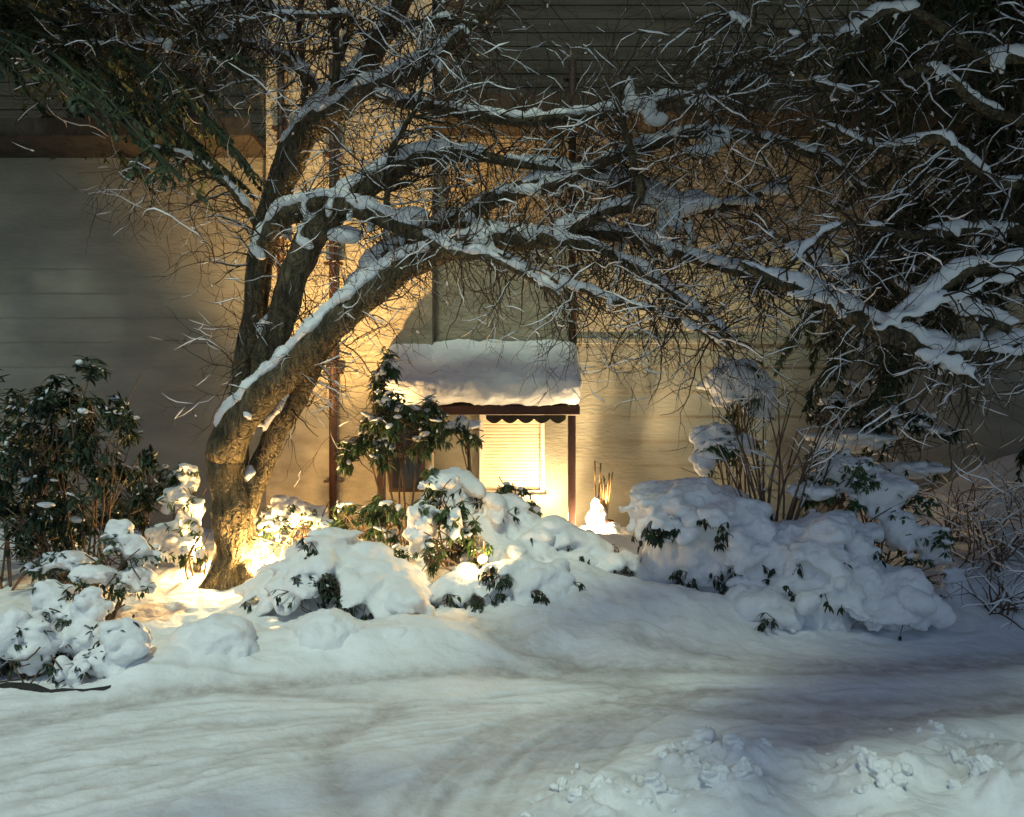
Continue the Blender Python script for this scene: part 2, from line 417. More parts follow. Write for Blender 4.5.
# porch roof with its deep snow
fy = 11.3; rx0, rx1 = P(378,0,fy).x, P(579,0,fy).x; zf = P(0,411,fy).z
porch = MB().add([(rx0,fy,zf+.02),(rx1,fy,zf+.02),(rx1,WY-.05,zf+.62),(rx0,WY-.05,zf+.62),(rx0,fy,zf+.07),(rx1,fy,zf+.07),(rx1,WY-.05,zf+.67),(rx0,WY-.05,zf+.67)],
    [(3,2,1,0),(4,5,6,7),(0,1,5,4),(1,2,6,5),(2,3,7,6),(3,0,4,7)]).build('porch_roof', M['eave'], house, False)
bevel_build(MB().box((rx0-.02,fy-.035,zf-.05),(rx1+.01,fy-.003,zf+.068)), 'fascia', M['red'], porch)
val = MB(); xa, xb = P(486,0,fy).x, P(566,0,fy).x; n = 60; vs=[]; fs=[]
for i in range(n+1):
    x = xa+(xb-xa)*i/n; s = abs(math.sin(i/n*math.pi*5)); zz = zf-.055-.05-.06*s
    vs += [(x,fy+.012,zf-.053),(x,fy+.012,zz),(x,fy+.03,zf-.053),(x,fy+.03,zz)]
for i in range(n):
    a=i*4; b=a+4; fs += [(a,a+1,b+1,b),(a+2,b+2,b+3,a+3),(a+1,a+3,b+3,b+1)]
val.add(vs,fs).build('valance', M['eave'], porch, False)
pxp = P(572,0,fy).x
bevel_build(MB().box((pxp-.05,fy+.0,.2),(pxp+.05,fy+.1,zf-.06)), 'post', M['red'], porch)
pxl = P(381,0,fy).x
bevel_build(MB().box((pxl-.05,fy+.0,.2),(pxl+.05,fy+.1,zf-.06)), 'post', M['red'], porch)
sl = MB(); N=34
for i in range(N+1):
    x = rx0+.10+(rx1-rx0-.17)*i/N
    for j in range(9):
        t = j/8; y = fy-.02+(WY-fy-.12)*t; z = zf+.08+.6*t
        sl.ell((x,y,z+.19),(.13,.16,.20+.02*noise.noise(Vector((x*3,y*3,0)))))
blob(sl, 'roof_snow', porch, .03, .05, 2.2)

# ------------------------------------------------------------------ bare trees
def grow(out, p, d, L, r, depth, bias, wig=.4, kids=.32):
    n = max(3, int(L/.085)); pts=[p.copy()]; rad=[r]; q=p.copy(); d=d.normalized()
    for i in range(n):
        d = (d + rv(wig) + bias*.12).normalized(); q = q + d*(L/n); pts.append(q.copy()); rad.append(r*(1-.7*(i+1)/n))
        if depth > 0 and i > 0 and R.random() < kids:
            s = d.cross(rv()).normalized()
            grow(out, q, (d*.7+s*.9).normalized(), L*R.uniform(.35,.65), max(.0035,rad[-1]*.75), depth-1, bias, wig, kids)
    out.append((pts, rad))
def make_tree(root, limbs, snow_th=.06, cover=.9, twig_len=(.4,1.2), bias=Vector((0,0,-.1)), twig_snow=.35, dm=1.0, hang=.0, extra_snow=()):
    """limbs: list of (pts, radii, twigs per metre, kind)"""
    tw = MB(); sn = MB(); fs_ = MB()
    for li,(pts, rad, dens, kind) in enumerate(limbs):
        p, r = spline(pts, rad, .06)
        p = [q+Vector((fr(q.x*2,q.y*2,q.z*2+li),fr(q.y*2,q.z*2,q.x*2+li),fr(q.z*2,q.x*2,q.y*2+li)))*.035 if 0<i<len(p)-1 else q for i,q in enumerate(p)]
        m = MB().tube(p, r, 16 if max(r) > .05 else 8, .25 if kind=='trunk' else .17)
        m.build(kind, M['bark'], root)
        if kind != 'trunk' : sn.snowstrip(p, r, snow_th*(.5+6*min(.1,max(r))), 10, cover if li > 1 else .95, R.uniform(0,50))
        L = sum((p[i+1]-p[i]).length for i in range(len(p)-1))
        if kind != 'trunk':
            for k in range(int(L*(11 if li > 1 else 7))):
                i = R.randint(2,len(p)-2); t = (p[i+1]-p[i]).normalized(); hz = math.sqrt(max(0,1-t.z*t.z))
                if hz < .55 or noise.noise(p[i]*1.3+Vector((li*3.1,0,0))) < -.12: continue
                a_ = (min(.075,r[i])*.75+.018)*R.uniform(.6,1.4); q_ = t.to_track_quat('X','Z').to_matrix()
                sn.ell(p[i]+Vector((0,0,r[i]*.75))+rv(r[i]*.35), (a_*R.uniform(1,2.6),a_*R.uniform(.6,1.1),a_*R.uniform(.5,.9)), q_)
                if R.random() < .35:                                # a lump slumping down one side
                    sd_ = t.cross(Vector((0,0,1))).normalized()*R.choice((-1,1))
                    sn.ell(p[i]+sd_*r[i]*.9+Vector((0,0,-r[i]*R.uniform(0,1.2))), (a_*.6,a_*.5,a_*R.uniform(.8,1.9)), q_)
        for k in range(int(L*dens*dm)):
            i = int((R.random()**.75)*(len(p)-2)); i = min(len(p)-2, max(len(p)//6, i))
            t = (p[i+1]-p[i]).normalized(); s = t.cross(rv()).normalized()
            if R.random() < hang: s = (s+Vector((0,0,-1.2))).normalized()
            else: s = s+Vector((0,0,.3))
            out = []
            grow(out, p[i], t*.5+s, R.uniform(*twig_len)*(1.3 if R.random()<.15 else 1), R.uniform(.005,.012), 2, bias)
            for (tp, tr) in out:
                tw.tube(tp, tr, 4 if tr[0] > .006 else 3, 0, False)
                if R.random() < twig_snow: fs_.snowstrip(tp, [q*1.05 for q in tr], R.uniform(.006,.018), 6, .55, R.uniform(0,50))
                if R.random() < twig_snow*.06:
                    i2 = R.randint(0,len(tp)-1)
                    for q in range(R.randint(1,2)): fs_.ell(tp[i2]+Vector((0,0,.008))+rv(.008), (R.uniform(.010,.026),R.uniform(.007,.012),R.uniform(.006,.010)), (tp[min(i2+1,len(tp)-1)]-tp[max(0,i2-1)]).to_track_quat('X','Z').to_matrix())
    for c_,r_ in extra_snow: sn.ell(c_, r_)
    tw.build('twigs', M['twig'], root); o = blob(sn, 'snow', root, .024, .03, 5, None, 1); o['kind'] = 'stuff'
    o = fs_.build('twig_snow', M['snow'], root); o['kind'] = 'stuff'
def pl(*a): return [P(*x) for x in a]
rw = lambda px, Y: px*Y/F/2
tb = P(228,592,9); 
tree = thing('bare_tree', 'large leafless tree with leaning trunk and snow on its arching limbs, lit from below', 'tree', (tb.x, 9, tb.z-.1))
limbs = [
 (pl((222,612,9.0),(232,575,9.0),(238,540,9.0),(232,510,9.0),(226,480,9.0),(226,450,8.97)), [.32,.215,.21,.215,.2,.185], 0, 'trunk'),
 (pl((226,455,8.97),(238,425,8.93),(270,388,8.88),(325,335,8.8),(372,292,8.75),(425,258,8.7),(480,243,8.65),(545,240,8.55),(620,236,8.4),(700,262,8.2),(785,292,8.0)),
   [.2,.19,.17,.165,.15,.125,.10,.075,.06,.045,.025], 9, 'limb'),
 (pl((240,515,9.05),(256,478,9.15),(276,432,9.2),(300,392,9.2),(330,335,9.15),(366,282,9.1),(402,248,9.0),(450,225,8.95),(520,190,8.8),(610,180,8.7),(690,208,8.6),(740,200,8.5),(792,178,8.4)),
   [.15,.13,.125,.125,.12,.12,.11,.1,.085,.085,.07,.05,.015], 9, 'limb'),
 (pl((232,470,9.1),(240,400,9.25),(254,310,9.35),(266,235,9.4),(290,160,9.4),(322,112,9.4),(360,72,9.35),(400,10,9.3),(430,-70,9.2)),
   [.15,.14,.135,.14,.16,.15,.125,.1,.08], 3, 'limb'),
 (pl((250,420,9.2),(272,345,9.05),(292,285,9.0),(314,237,8.95),(344,206,8.9),(392,172,8.8),(440,155,8.75),(500,158,8.7),(570,172,8.6)),
   [.14,.15,.15,.145,.125,.10,.085,.05,.02], 9, 'limb'),
 (pl((252,330,9.25),(262,252,9.1),(290,212,8.95),(340,205,8.8),(392,222,8.7),(450,252,8.55),(500,262,8.4),(560,300,8.3)),
   [.07,.11,.115,.10,.08,.055,.035,.015], 9, 'limb'),
 (pl((318,125,9.35),(360,95,9.2),(410,70,9.0),(470,30,8.8),(540,-50,8.7)), [.11,.10,.085,.06,.04], 4, 'limb'),
 (pl((545,240,8.55),(600,215,8.3),(640,195,8.1),(625,130,8.0),(615,70,7.9)), [.06,.055,.05,.03,.02], 10, 'limb'),
 (pl((450,225,8.95),(520,235,8.6),(600,250,8.3),(680,300,8.1),(740,345,8.0)), [.06,.05,.045,.03,.012], 9, 'limb'),
 (pl((300,150,9.4),(305,90,9.3),(298,20,9.2),(310,-60,9.2)), [.05,.04,.03,.02], 7, 'limb'),
 (pl((330,110,9.3),(335,50,9.1),(325,-20,9.0),(330,-80,9)), [.05,.04,.03,.02], 7, 'limb'),
 (pl((385,220,8.8),(392,150,8.6),(420,100,8.5),(425,40,8.4)), [.035,.03,.02,.01], 14, 'limb'),
 (pl((470,243,8.65),(540,275,8.4),(610,300,8.2),(680,320,8.0),(730,350,7.9)), [.04,.035,.03,.02,.008], 12, 'limb'),
 (pl((262,240,9.2),(235,195,9.0),(190,160,8.8),(140,150,8.6)), [.04,.03,.022,.01], 9, 'limb'),
 (pl((360,90,9.2),(440,110,8.9),(540,120,8.6),(650,105,8.3),(760,80,8.1)), [.06,.055,.05,.035,.015], 9, 'limb'),
 (pl((540,190,8.7),(640,150,8.4),(720,135,8.2),(800,150,8.0),(870,190,7.9)), [.06,.05,.04,.03,.01], 9, 'limb'),
]
limbs += [
 ([P(236,560,9.0),P(262,585,8.75),Vector((-2.45,8.55,.1))],[.12,.09,.04],0,'trunk'),([P(228,562,9.0),P(205,588,8.8),Vector((-3.45,8.7,.08))],[.12,.08,.03],0,'trunk'),
 ([P(234,560,9.05),Vector((-2.5,9.4,.2)),Vector((-2.2,9.6,.1))],[.12,.09,.04],0,'trunk'),
 (pl((330,110,9.3),(290,62,9.2),(220,40,9.0),(130,48,8.8),(40,40,8.7)),[.05,.04,.03,.02,.008],16,'limb'),
 (pl((300,20,9.2),(240,5,9.0),(160,12,8.8),(90,8,8.7)),[.04,.03,.02,.008],16,'limb'),
 (pl((360,72,9.3),(380,30,9.0),(440,20,8.8),(500,28,8.7)),[.04,.03,.02,.008],16,'limb'),
 (pl((340,60,9.2),(350,20,8.9),(300,15,8.7),(230,22,8.6)),[.04,.03,.02,.008],16,'limb'),
 ([P(430,-70,9.2),Vector((-.6,8.4,7.8)),Vector((.2,7.2,8.6)),Vector((.8,5.8,9.0))],[.09,.075,.055,.02],17,'limb'),  # this and the following limbs: unseen high crown, added to shade wall and garden
 ([P(430,-70,9.2),Vector((-1.2,8.2,8.4)),Vector((-1.6,7.0,9.2)),Vector((-1.8,5.6,9.4))],[.09,.075,.055,.02],17,'limb'),
 ([P(540,-50,8.7),Vector((1.2,8.0,7.6)),Vector((2.0,7.2,8.2)),Vector((2.6,6.2,8.6))],[.06,.055,.04,.015],17,'limb'),
 ([P(325,-60,9.2),Vector((-2.6,8.4,7.6)),Vector((-3.4,7.4,8.4)),Vector((-4.2,6.4,8.8))],[.06,.055,.04,.015],17,'limb'),
 ([P(325,-60,9.2),Vector((-2.2,8.8,8.2)),Vector((-2.8,7.6,9.4)),Vector((-3.0,6.4,10.0))],[.06,.055,.04,.015],17,'limb'),
 ([Vector((-.6,8.4,7.8)),Vector((.0,8.2,8.8)),Vector((.4,7.4,9.8)),Vector((.3,6.4,10.4))],[.06,.05,.035,.015],17,'limb')]
make_tree(tree, limbs, .085, .68, (.3,1.1), Vector((0,0,-.05)),   .34, 3.2, .25, [(P(x,y,Y),(a*Y/F,b*Y/F*.9,c*Y/F)) for x,y,Y,a,b,c in ((650,200,8.4,26,14,9),(680,206,8.4,30,14,10),(705,204,8.3,18,12,7),(740,201,8.4,22,8,5),(775,190,8.4,18,6,4),(676,222,8.3,7,5,12),(690,232,8.3,4,4,14),(662,222,8.3,4,4,16),
  (425,150,8.75,28,12,8),(400,158,8.75,18,10,8),(455,146,8.7,14,8,5),(590,180,8.7,40,14,8),(540,190,8.7,30,12,6),(640,105,8.1,20,8,8),(630,90,8.1,6,5,16),(655,118,8.1,14,8,8),(700,100,8.2,18,6,6),(700,150,8.2,20,8,6),(720,140,8.2,16,8,6),(345,235,8.9,18,12,10),(410,215,8.75,20,10,10))])

tr2 = thing('bare_tree', 'leafless tree whose thick snow covered forked limbs reach in over the right side', 'tree', (5.6,7.4,.5))
limbs = [
 ([Vector((5.6,7.4,.3)), Vector((5.5,7.4,1.6)), Vector((5.3,7.4,2.6)), Vector((5.2,7.4,3.6)), Vector((5.3,7.4,5.2)), Vector((5.2,7.3,6.6))], [.24,.2,.18,.16,.12,.07], 3, 'trunk'),
 ([Vector((5.4,7.4,2.3))]+pl((1040,352,7.4),(960,355,7.3),(885,331,7.2),(835,305,7.2),(786,290,7.3),(740,262,7.4)), [.12,.09,.085,.08,.075,.06,.015], 8, 'limb'),
 (pl((880,330,7.2),(920,302,7.1),(970,272,7.05),(1040,258,7.0)), [.05,.05,.045,.04], 8, 'limb'),
 (pl((930,357,7.25),(960,372,7.1),(985,388,7.0)), [.045,.035,.01], 9, 'limb'),
 (pl((868,292,7.5),(815,255,7.6),(770,230,7.7)), [.035,.03,.012], 10, 'limb'),
 ([Vector((5.25,7.4,3.4))]+pl((1000,230,7.3),(920,235,7.2),(840,225,7.2),(790,262,7.2)), [.06,.045,.035,.02,.008], 12, 'limb'),
 ([Vector((5.3,7.4,4.1))]+pl((1000,185,7.3),(940,140,7.2),(880,150,7.4),(810,120,7.3)), [.06,.04,.03,.02,.008], 12, 'limb'),
 ([Vector((5.3,7.4,4.7))]+pl((1010,120,7.4),(930,70,7.3),(850,95,7.2),(760,60,7.3),(690,100,7.3)), [.06,.045,.035,.03,.02,.008], 12, 'limb'),
 ([Vector((5.25,7.35,5.4))]+pl((1000,60,7.3),(900,10,7.3),(820,40,7.4),(720,10,7.5)), [.06,.045,.035,.025,.01], 11, 'limb'),
 (pl((1010,330,7.2),(960,310,7.3),(905,290,7.5),(870,250,7.7)), [.04,.035,.025,.01], 10, 'limb'),
]
make_tree(tr2, limbs, .085, .55, (.3,1.0), Vector((0,0,-.25)), .4, 2.6, .4, [(P(x+R.uniform(-5,5),y+R.uniform(-3,2),Y-.05),(R.uniform(8,16)*Y/F,R.uniform(4,6)*Y/F,R.uniform(3,7)*Y/F)) for x,y,Y in
  [(1030-k*11, 348+4*math.sin(k*.9)-max(0,k-6)*3.6, 7.22) for k in range(22)]+[(880+k*12, 326-k*5.0, 7.08) for k in range(12)]+[(930+k*9,354+k*4,7.1) for k in range(5)]+[(800+k*9,248+k*6,7.5) for k in range(6)]+[(960+k*10,300+k*4,7.3) for k in range(6)]])

# ------------------------------------------------------------------ evergreens
def frond(mb, sn, p, d, L, droop=.5, nb=26, bl=.16, bw=.03, snow=.3):
    d = d.normalized(); q = p.copy(); n = 7; ax=[q.copy()]
    for i in range(n):
        d = (d+Vector((0,0,-droop/n))+rv(.10)).normalized(); q = q+d*(L/n); ax.append(q.copy())
    mb.tube(ax, [.012*(1-i/(n+1))+.003 for i in range(n+1)], 3, 0, False)
    for k in range(nb):
        t = R.uniform(.08,1)*n; i = min(n-1,int(t)); b = ax[i].lerp(ax[i+1], t-i); dd = (ax[i+1]-ax[i]).normalized()
        s = dd.cross(Vector((0,0,1))+rv(.5)); s = s.normalized()*(1 if R.random()<.5 else -1)
        l = bl*R.uniform(.6,1.2)*(1.15-.5*t/n)
        mb.leaf(b, dd*.75+s*.8+Vector((0,0,-.25))+rv(.25), Vector((0,0,1))+rv(.4), l, bw*R.uniform(.8,1.5), .1, .2)
    if R.random() < snow:
        i = R.randint(1,n-2); rr = R.uniform(.5,1)
        for j in (i,i+1): sn.ell(ax[j]+Vector((0,0,.02)), (L*.15*rr,L*.07*rr,.022*rr), (ax[i+1]-ax[i]).to_track_quat('X','Z').to_matrix())
def px(v): return (512+v.x*F/max(.3,v.y), YH-(v.z-ZC)*F/max(.3,v.y))
def evergreen(name, label, x, y, z0, z1, rad, n, mname, snow=.25, dirbias=None, tr=.16, lowest=.1, bl=.16, nb=26, droop=(.4,1.0), sag=.10, prune=None):
    t = thing(name, label, 'tree', (x,y,z0))
    MB().tube(spline([Vector((x,y,z0-.1)),Vector((x+.03,y,z0+(z1-z0)*.5)),Vector((x,y,z1))],step=.3), [tr*(1-.85*i/40) for i in range(60)], 10, .15).build('trunk', M['bark'], t)
    mb = MB(); sn = MB()
    for k in range(n):
        u = R.random()**.8; z = z0+(z1-z0)*(lowest+(1-lowest)*u); a = R.uniform(0,2*math.pi)
        if dirbias is not None and R.random() < .6: a = dirbias+R.gauss(0,.7)
        rr = rad*(1-.7*u)*R.uniform(.65,1.1)
        d = Vector((math.cos(a),math.sin(a),.12)); p = Vector((x,y,z)); q = p.copy(); m = max(3,int(rr/.28)); ax=[q.copy()]
        for i in range(m):
            d = (d+Vector((0,0,-sag))+rv(.09)).normalized(); q = q+d*(rr/m); ax.append(q.copy())
        if prune and any(prune(*px(v), v.y) for v in ax+[ax[-1]+d*.4]): continue
        mb.tube(ax,[.03*(1-i/(m+1))+.004 for i in range(m+1)],4,0,False)
        for i in range(1,m+1):
            for s in range(2 if i < m else 3):
                sd = d.cross(Vector((0,0,1))).normalized()*R.choice((-1,1))
                fd = d*R.uniform(.5,1)+sd*R.uniform(.1,.9)+rv(.15); fl = R.uniform(.35,.7)
                if prune and (prune(*px(ax[i]+fd.normalized()*fl+Vector((0,0,-.35*fl))), ax[i].y) or prune(*px(ax[i]+fd.normalized()*fl*.5), ax[i].y)): continue
                frond(mb, sn, ax[i], fd, fl, R.uniform(*droop), nb, bl, .03, snow)
    mb.build('crown', M[mname], t)
    if sn.v: blob(sn, 'snow', t, .03, .03, 6)['kind'] = 'stuff'
    return t
R.seed(21)
evergreen('evergreen_tree', 'tall dark evergreen tree flecked with snow rising before the house at upper right', 6.9, 10.6, .9, 9.6, 4.2, 85, 'needle', .25, math.pi, .16, .35)
evergreen('evergreen_tree', 'dense dark evergreen tree at the right picture edge, partly cut off', 8.0, 9.4, 1.2, 9.0, 2.6, 60, 'leaf_dark', .2)
evergreen('evergreen_tree', 'green evergreen tree with drooping sprays across the upper left house wall', -6.6, 9.0, .4, 8.8, 5.7, 110, 'needle', .0, .0, .18, .60, .10, 24, (.1,.5), .07, lambda x,y,d: y > 225 and x > -40 or x > 275)
evergreen('evergreen_tree', 'added dark evergreen, mostly out of view overhead, that shades the garden and right side', 5.3, 3.9, .1, 13.0, 8.8, 330, 'leaf_dark', .3, 2.75, .3, .52, .15, 26, (.1,.5), .05, lambda x,y,d: d > .2 and y > -10-(110 if d < 6.4 else 0) and (d < 6.4 or x < 800 - .15*y or y > 215) and x < 1150)  # added overhead, mostly unseen, to cast shade on the garden and right drive
# ------------------------------------------------------------------ shrubs
def rosette(lv, sn, p, axis_d, n, L, W, droop, snow):
    for k in range(n):
        a = 2*math.pi*k/n+R.uniform(-.3,.3); u = axis_d.orthogonal().normalized(); w = axis_d.cross(u)
        d = u*math.cos(a)+w*math.sin(a)+axis_d*R.uniform(.1,.6)+Vector((0,0,-droop*R.uniform(.5,1.2)))
        l = L*R.uniform(.7,1.15); b = p+rv(.012)
        lv.leaf(b, d, Vector((0,0,1))+rv(.3), l, W*R.uniform(.8,1.15), .22, R.uniform(.1,.5))
        if R.random() < snow*.5:
            dn = d.normalized(); sn.ell(b+dn*l*.55+Vector((0,0,.012)), (l*.42,W*.4,.014), dn.to_track_quat('X','Z').to_matrix())
    if R.random() < snow:
        a_=L*R.uniform(.35,.75); sn.ell(p+Vector((0,0,.025)), (a_,a_*R.uniform(.6,1),L*R.uniform(.12,.26)), Matrix.Rotation(R.uniform(-.5,.5),3,'Y'))
def shrub(name, label, base, clumps, nros, L=.11, W=.035, droop=.5, snow=.3, stems=5, leafmat='leaf', sr=.014, group=None, cat='shrub', inner=.5, big=()):
    """clumps: (centre, radii) that the rosettes fill; big: extra snow masses"""
    t = thing(name, label, cat, base, group)
    st = MB(); lv = MB(); sn = MB(); base = Vector(base); tot = sum(r[0]*r[1]*r[2] for c,r in clumps)**1
    wts = [ (r[0]*r[2]) for c,r in clumps]; W_ = sum(wts)
    for (c,r),w in zip(clumps,wts):
        c = Vector(c)
        for k in range(max(1,int(stems*w/W_+.6))):
            e = c+Vector((R.uniform(-.5,.5)*r[0],R.uniform(-.5,.5)*r[1],R.uniform(-.3,.6)*r[2]))
            b0 = base+Vector((R.uniform(-.07,.07),R.uniform(-.07,.07),-.08))
            mid = b0.lerp(e,.5)+rv(.10)
            pp = spline([b0,mid,e],step=.08); st.tube(pp,[sr*(1-.6*i/len(pp)) for i in range(len(pp))],6,.1)
            for q in range(6):
                i = R.randint(len(pp)//2,len(pp)-1); e2 = c+Vector((R.gauss(0,.5)*r[0],R.gauss(0,.5)*r[1],R.gauss(0,.5)*r[2]))
                st.tube(spline([pp[i],pp[i].lerp(e2,.5)+rv(.04),e2],step=.1),[sr*.45]*40,4,0,False)
        nr_ = int(nros*w/W_); sub = []
        while len(sub) < max(4, nr_//8):
            v = rv()
            if inner*.6 < v.length < 1.12: sub.append(v)
        for k in range(nr_):
            v = R.choice(sub)+Vector((R.gauss(0,.15),R.gauss(0,.15),R.gauss(0,.15)))
            p = c+Vector((v.x*r[0],v.y*r[1],v.z*r[2]))
            rosette(lv, sn, p, (v*.8+Vector((0,0,.5))).normalized(), R.randint(5,8), L, W, droop, snow if v.z > -.2 else snow*.3)
    for c,r in big:
        sn.ell(c,(r[0]*.9,r[1]*.9,r[2]*.9))
        for k in range(12):
            v = rv().normalized(); q = R.uniform(.25,.5)
            sn.ell(Vector(c)+Vector((v.x*r[0]*.85,v.y*r[1]*.85,v.z*r[2]*.85)), (r[0]*q,r[1]*q,min(r)*q*R.uniform(.6,1.1)))
        for k in range(5):
            v = rv().normalized(); p_ = Vector(c)+Vector((v.x*r[0]*.9,-abs(v.y)*r[1]*.9,v.z*r[2]*.9))
            rosette(lv, sn, p_, (v+Vector((0,-.6,.1))).normalized(), R.randint(4,7), L, W, droop, .2)
    st.build('stems', M['stem'], t)
    lv.build('leaves', M[leafmat], t, False)
    if sn.v: blob(sn, 'snow', t, .017 if not big else .020, .016 if not big else .026, 5)['kind'] = 'stuff'
    return t
def G(px, Y, dz=0): 
    x = (px-512)*Y/F; return Vector((x,Y,ground_z(x,Y)+dz))
def E(px, py, Y, rx, rz, ry=None): # ellipsoid from pixel centre and pixel radii
    s = Y/F; return (P(px,py,Y), (rx*s, ry if ry else rx*s*.8, rz*s))
R.seed(35)
# left tall rhododendron
shrub('rhododendron', 'tall dark rhododendron beside the left wall with snow on its upright leaves', G(85,8.0),
  [E(75,400,8.1,48,36),E(112,440,8.0,36,44),E(45,450,8.1,50,50),E(85,490,8.0,62,36),E(30,520,8.0,40,40)], 520, .115, .034, .7, .10, 12, 'leaf_dark')
shrub('dark_shrub', 'dark leafy shrub mass filling the left edge of the photo', G(5,8.6),
  [E(0,430,8.8,60,60),E(-40,500,8.6,90,60),E(70,520,8.9,60,40)], 420, .12, .04, .6, .05, 8, 'leaf_dark')
shrub('dark_shrub', 'small dark shrub at the foot of the wall left of the tree', G(150,10.0),
  [E(152,482,10.2,24,26),E(120,505,10.0,30,24)], 110, .11, .035, .6, .12, 5, 'leaf_dark')
shrub('snowy_shrub', 'olive snow draped shrub just left of the tree trunk', G(183,9.6),
  [E(185,500,9.6,18,34)], 50, .10, .03, .6, .3, 4, 'leaf', big=[E(188,480,9.7,13,18),E(176,500,9.6,15,16),E(190,512,9.6,14,20),E(174,535,9.5,24,16),E(186,550,9.4,20,16)])
shrub('snowy_shrub', 'low icy twigged shrub with snow between the stems of the rhododendron', G(110,7.6),
  [E(120,560,7.5,36,26),E(60,565,7.5,36,22)], 70, .09, .026, .5, .7, 12, 'leaf', big=[E(118,535,7.6,16,14),E(135,550,7.5,14,20),E(70,560,7.5,24,10),E(138,580,7.5,18,14),E(100,575,7.4,24,10)])
# front left snow laden shrubs, each a plant
shrub('snowy_shrub', 'snow laden low shrub at the bottom left edge with bluish ragged snow', G(15,6.3),
  [E(20,655,6.3,50,32)], 90, .08, .022, .7, .6, 8, 'leaf_dark', big=[E(8,632,6.3,32,24),E(35,645,6.3,24,30),E(62,672,6.25,10,18),E(78,675,6.2,9,16),E(-25,650,6.3,30,36)])
shrub('snowy_shrub', 'snow laden shrub with two upright white humps, second from the left edge', G(75,6.55),
  [E(70,640,6.6,34,34)], 60, .08, .022, .7, .4, 8, 'leaf_dark', big=[E(52,598,6.7,22,20),E(88,612,6.6,19,30),E(85,640,6.5,24,24),E(60,625,6.6,16,26)])
shrub('snowy_shrub', 'leaning oval snow covered shrub beside the rounded bank mound', G(120,6.4),
  [E(120,655,6.4,26,24)], 40, .08, .022, .7, .3, 5, 'leaf_dark', big=[E(128,642,6.4,27,26),E(108,662,6.35,26,20)])
def bl(name, label, cat, base, ells, voxel=.026, amp=.05, fs=2.6, group=None, nleaf=22, pads=1.0):
    """a bush bowed under snow: lumpy snow with leaf tips and twig ends showing"""
    c0,r0 = ells[0]; t = thing(name, label, cat, (c0.x,c0.y,ground_z(c0.x,c0.y)), group)
    m = MB()
    for c,r in ells:
        m.ell(c,(r[0]*.86,r[1]*.86,r[2]*.86))
        g = ground_z(c.x,c.y)
        if c.z-r[2] > g-.05: m.ell((c.x,c.y,(c.z+g)/2-.05),(r[0]*.78,r[1]*.78,(c.z-g)/2+.12))
        for k in range(int((16+60*r[0]*r[2])*pads)):              # boughs bowed outwards, each with its own pad of snow
            v = rv().normalized(); v.z = abs(v.z)*1.1-.42; v.normalize(); q = R.uniform(.10,.24)
            nn = Vector((v.x/r[0],v.y/r[1],v.z/r[2])).normalized()
            hd = Vector((nn.x,nn.y,0))
            if hd.length < .35: hd = Vector((R.uniform(-1,1),R.uniform(-1,1),0))
            hd.normalize(); out_ = (hd+Vector((0,0,-.75*(1-max(0,nn.z))-.08))).normalized()
            m.ell(c+Vector((v.x*r[0]*.93,v.y*r[1]*.93,v.z*r[2]*.93)), (q*R.uniform(1,1.7),q*R.uniform(.5,.9),q*R.uniform(.28,.5)), out_.to_track_quat('X','Z').to_matrix())
    o = blob(m, 'snow', t, voxel, amp, fs)
    st = MB(); lv = MB(); vs = o.data.vertices; off = LOC[t.name]; n = 0
    for tr in range(4000):
        if n >= nleaf: break
        v = vs[R.randrange(len(vs))]; p = v.co+off; nn = v.normal
        if nn.z > .15 or nn.y > .2 or p.z < ground_z(p.x,p.y)+.03: continue
        n += 1
        for sp in range(R.choice((1,3,5,7))):
            e = p+rv(.07)*(1 if sp else 0)+(nn+Vector((0,0,-.2))+rv(.4))*R.uniform(.02,.09)
            st.tube([p-nn*.06, p, e],[.006,.005,.003],4,0,False)
            for q in range(R.randint(2,6)): lv.leaf(e, nn*.7+rv(.9)+Vector((0,0,-.7)), Vector((0,0,1))+rv(.3), R.uniform(.05,.10), R.uniform(.018,.03), .2, .4)
    if not lv.v: return t
    st.build('twigs', M['stem'], t)['kind'] = 'stuff'; lv.build('leaves', M['leaf_dark'], t, False)['kind'] = 'stuff'
    return t
ed = MB(); 
pts = spline([Vector((gp(x,y)[0],gp(x,y)[1],.02)) for x,y in ((-60,690),(0,692),(60,695),(100,694),(140,688))],step=.1)
ed.tube([p+rv(.015)+Vector((0,.05,-.015)) for p in pts],[.034+.012*fr(p.x*4,1) for p in pts],8,.5); o=ed.build('edging_log', M['edging']); tag(o,'dark edging log of the bed showing under the front left shrubs','edging')
R.seed(52)
# mounds
bl('snow_covered_bush', 'rounded snow covered bush mound right of the lit tree trunk', 'bush', (0,0,0),
   [E(345,575,8.2,55,30,.45),E(330,560,8.3,34,26,.4),E(300,585,8.2,40,24,.4),E(375,590,8.1,34,24,.4),E(400,598,8.0,26,18,.3)])
shrub('leafy_sprig', 'dark leaf sprig poking out of the snow mound by the drive', G(320,7.85),
  [E(302,583,7.75,16,9,.1),E(334,588,7.72,18,11,.1),E(345,598,7.7,10,8,.1)], 70, .06, .024, .4, .2, 5, 'leaf_dark', .006)
# shrubs lit by the tree lamp
shrub('lit_shrub', 'brightly lit yellow glowing low shrub on the right of the trunk', G(285,9.5),
  [E(288,535,9.45,42,28),E(262,560,9.35,22,20),E(315,528,9.6,26,16)], 120, .09, .026, .6, .7, 6, 'leaf', big=[E(285,510,9.6,18,14),E(308,515,9.7,20,12)])
shrub('lit_shrub', 'small brightly lit shrub on the left of the trunk', G(196,9.1),
  [E(197,550,9.0,12,28)], 30, .09, .026, .7, .9, 3, 'leaf')
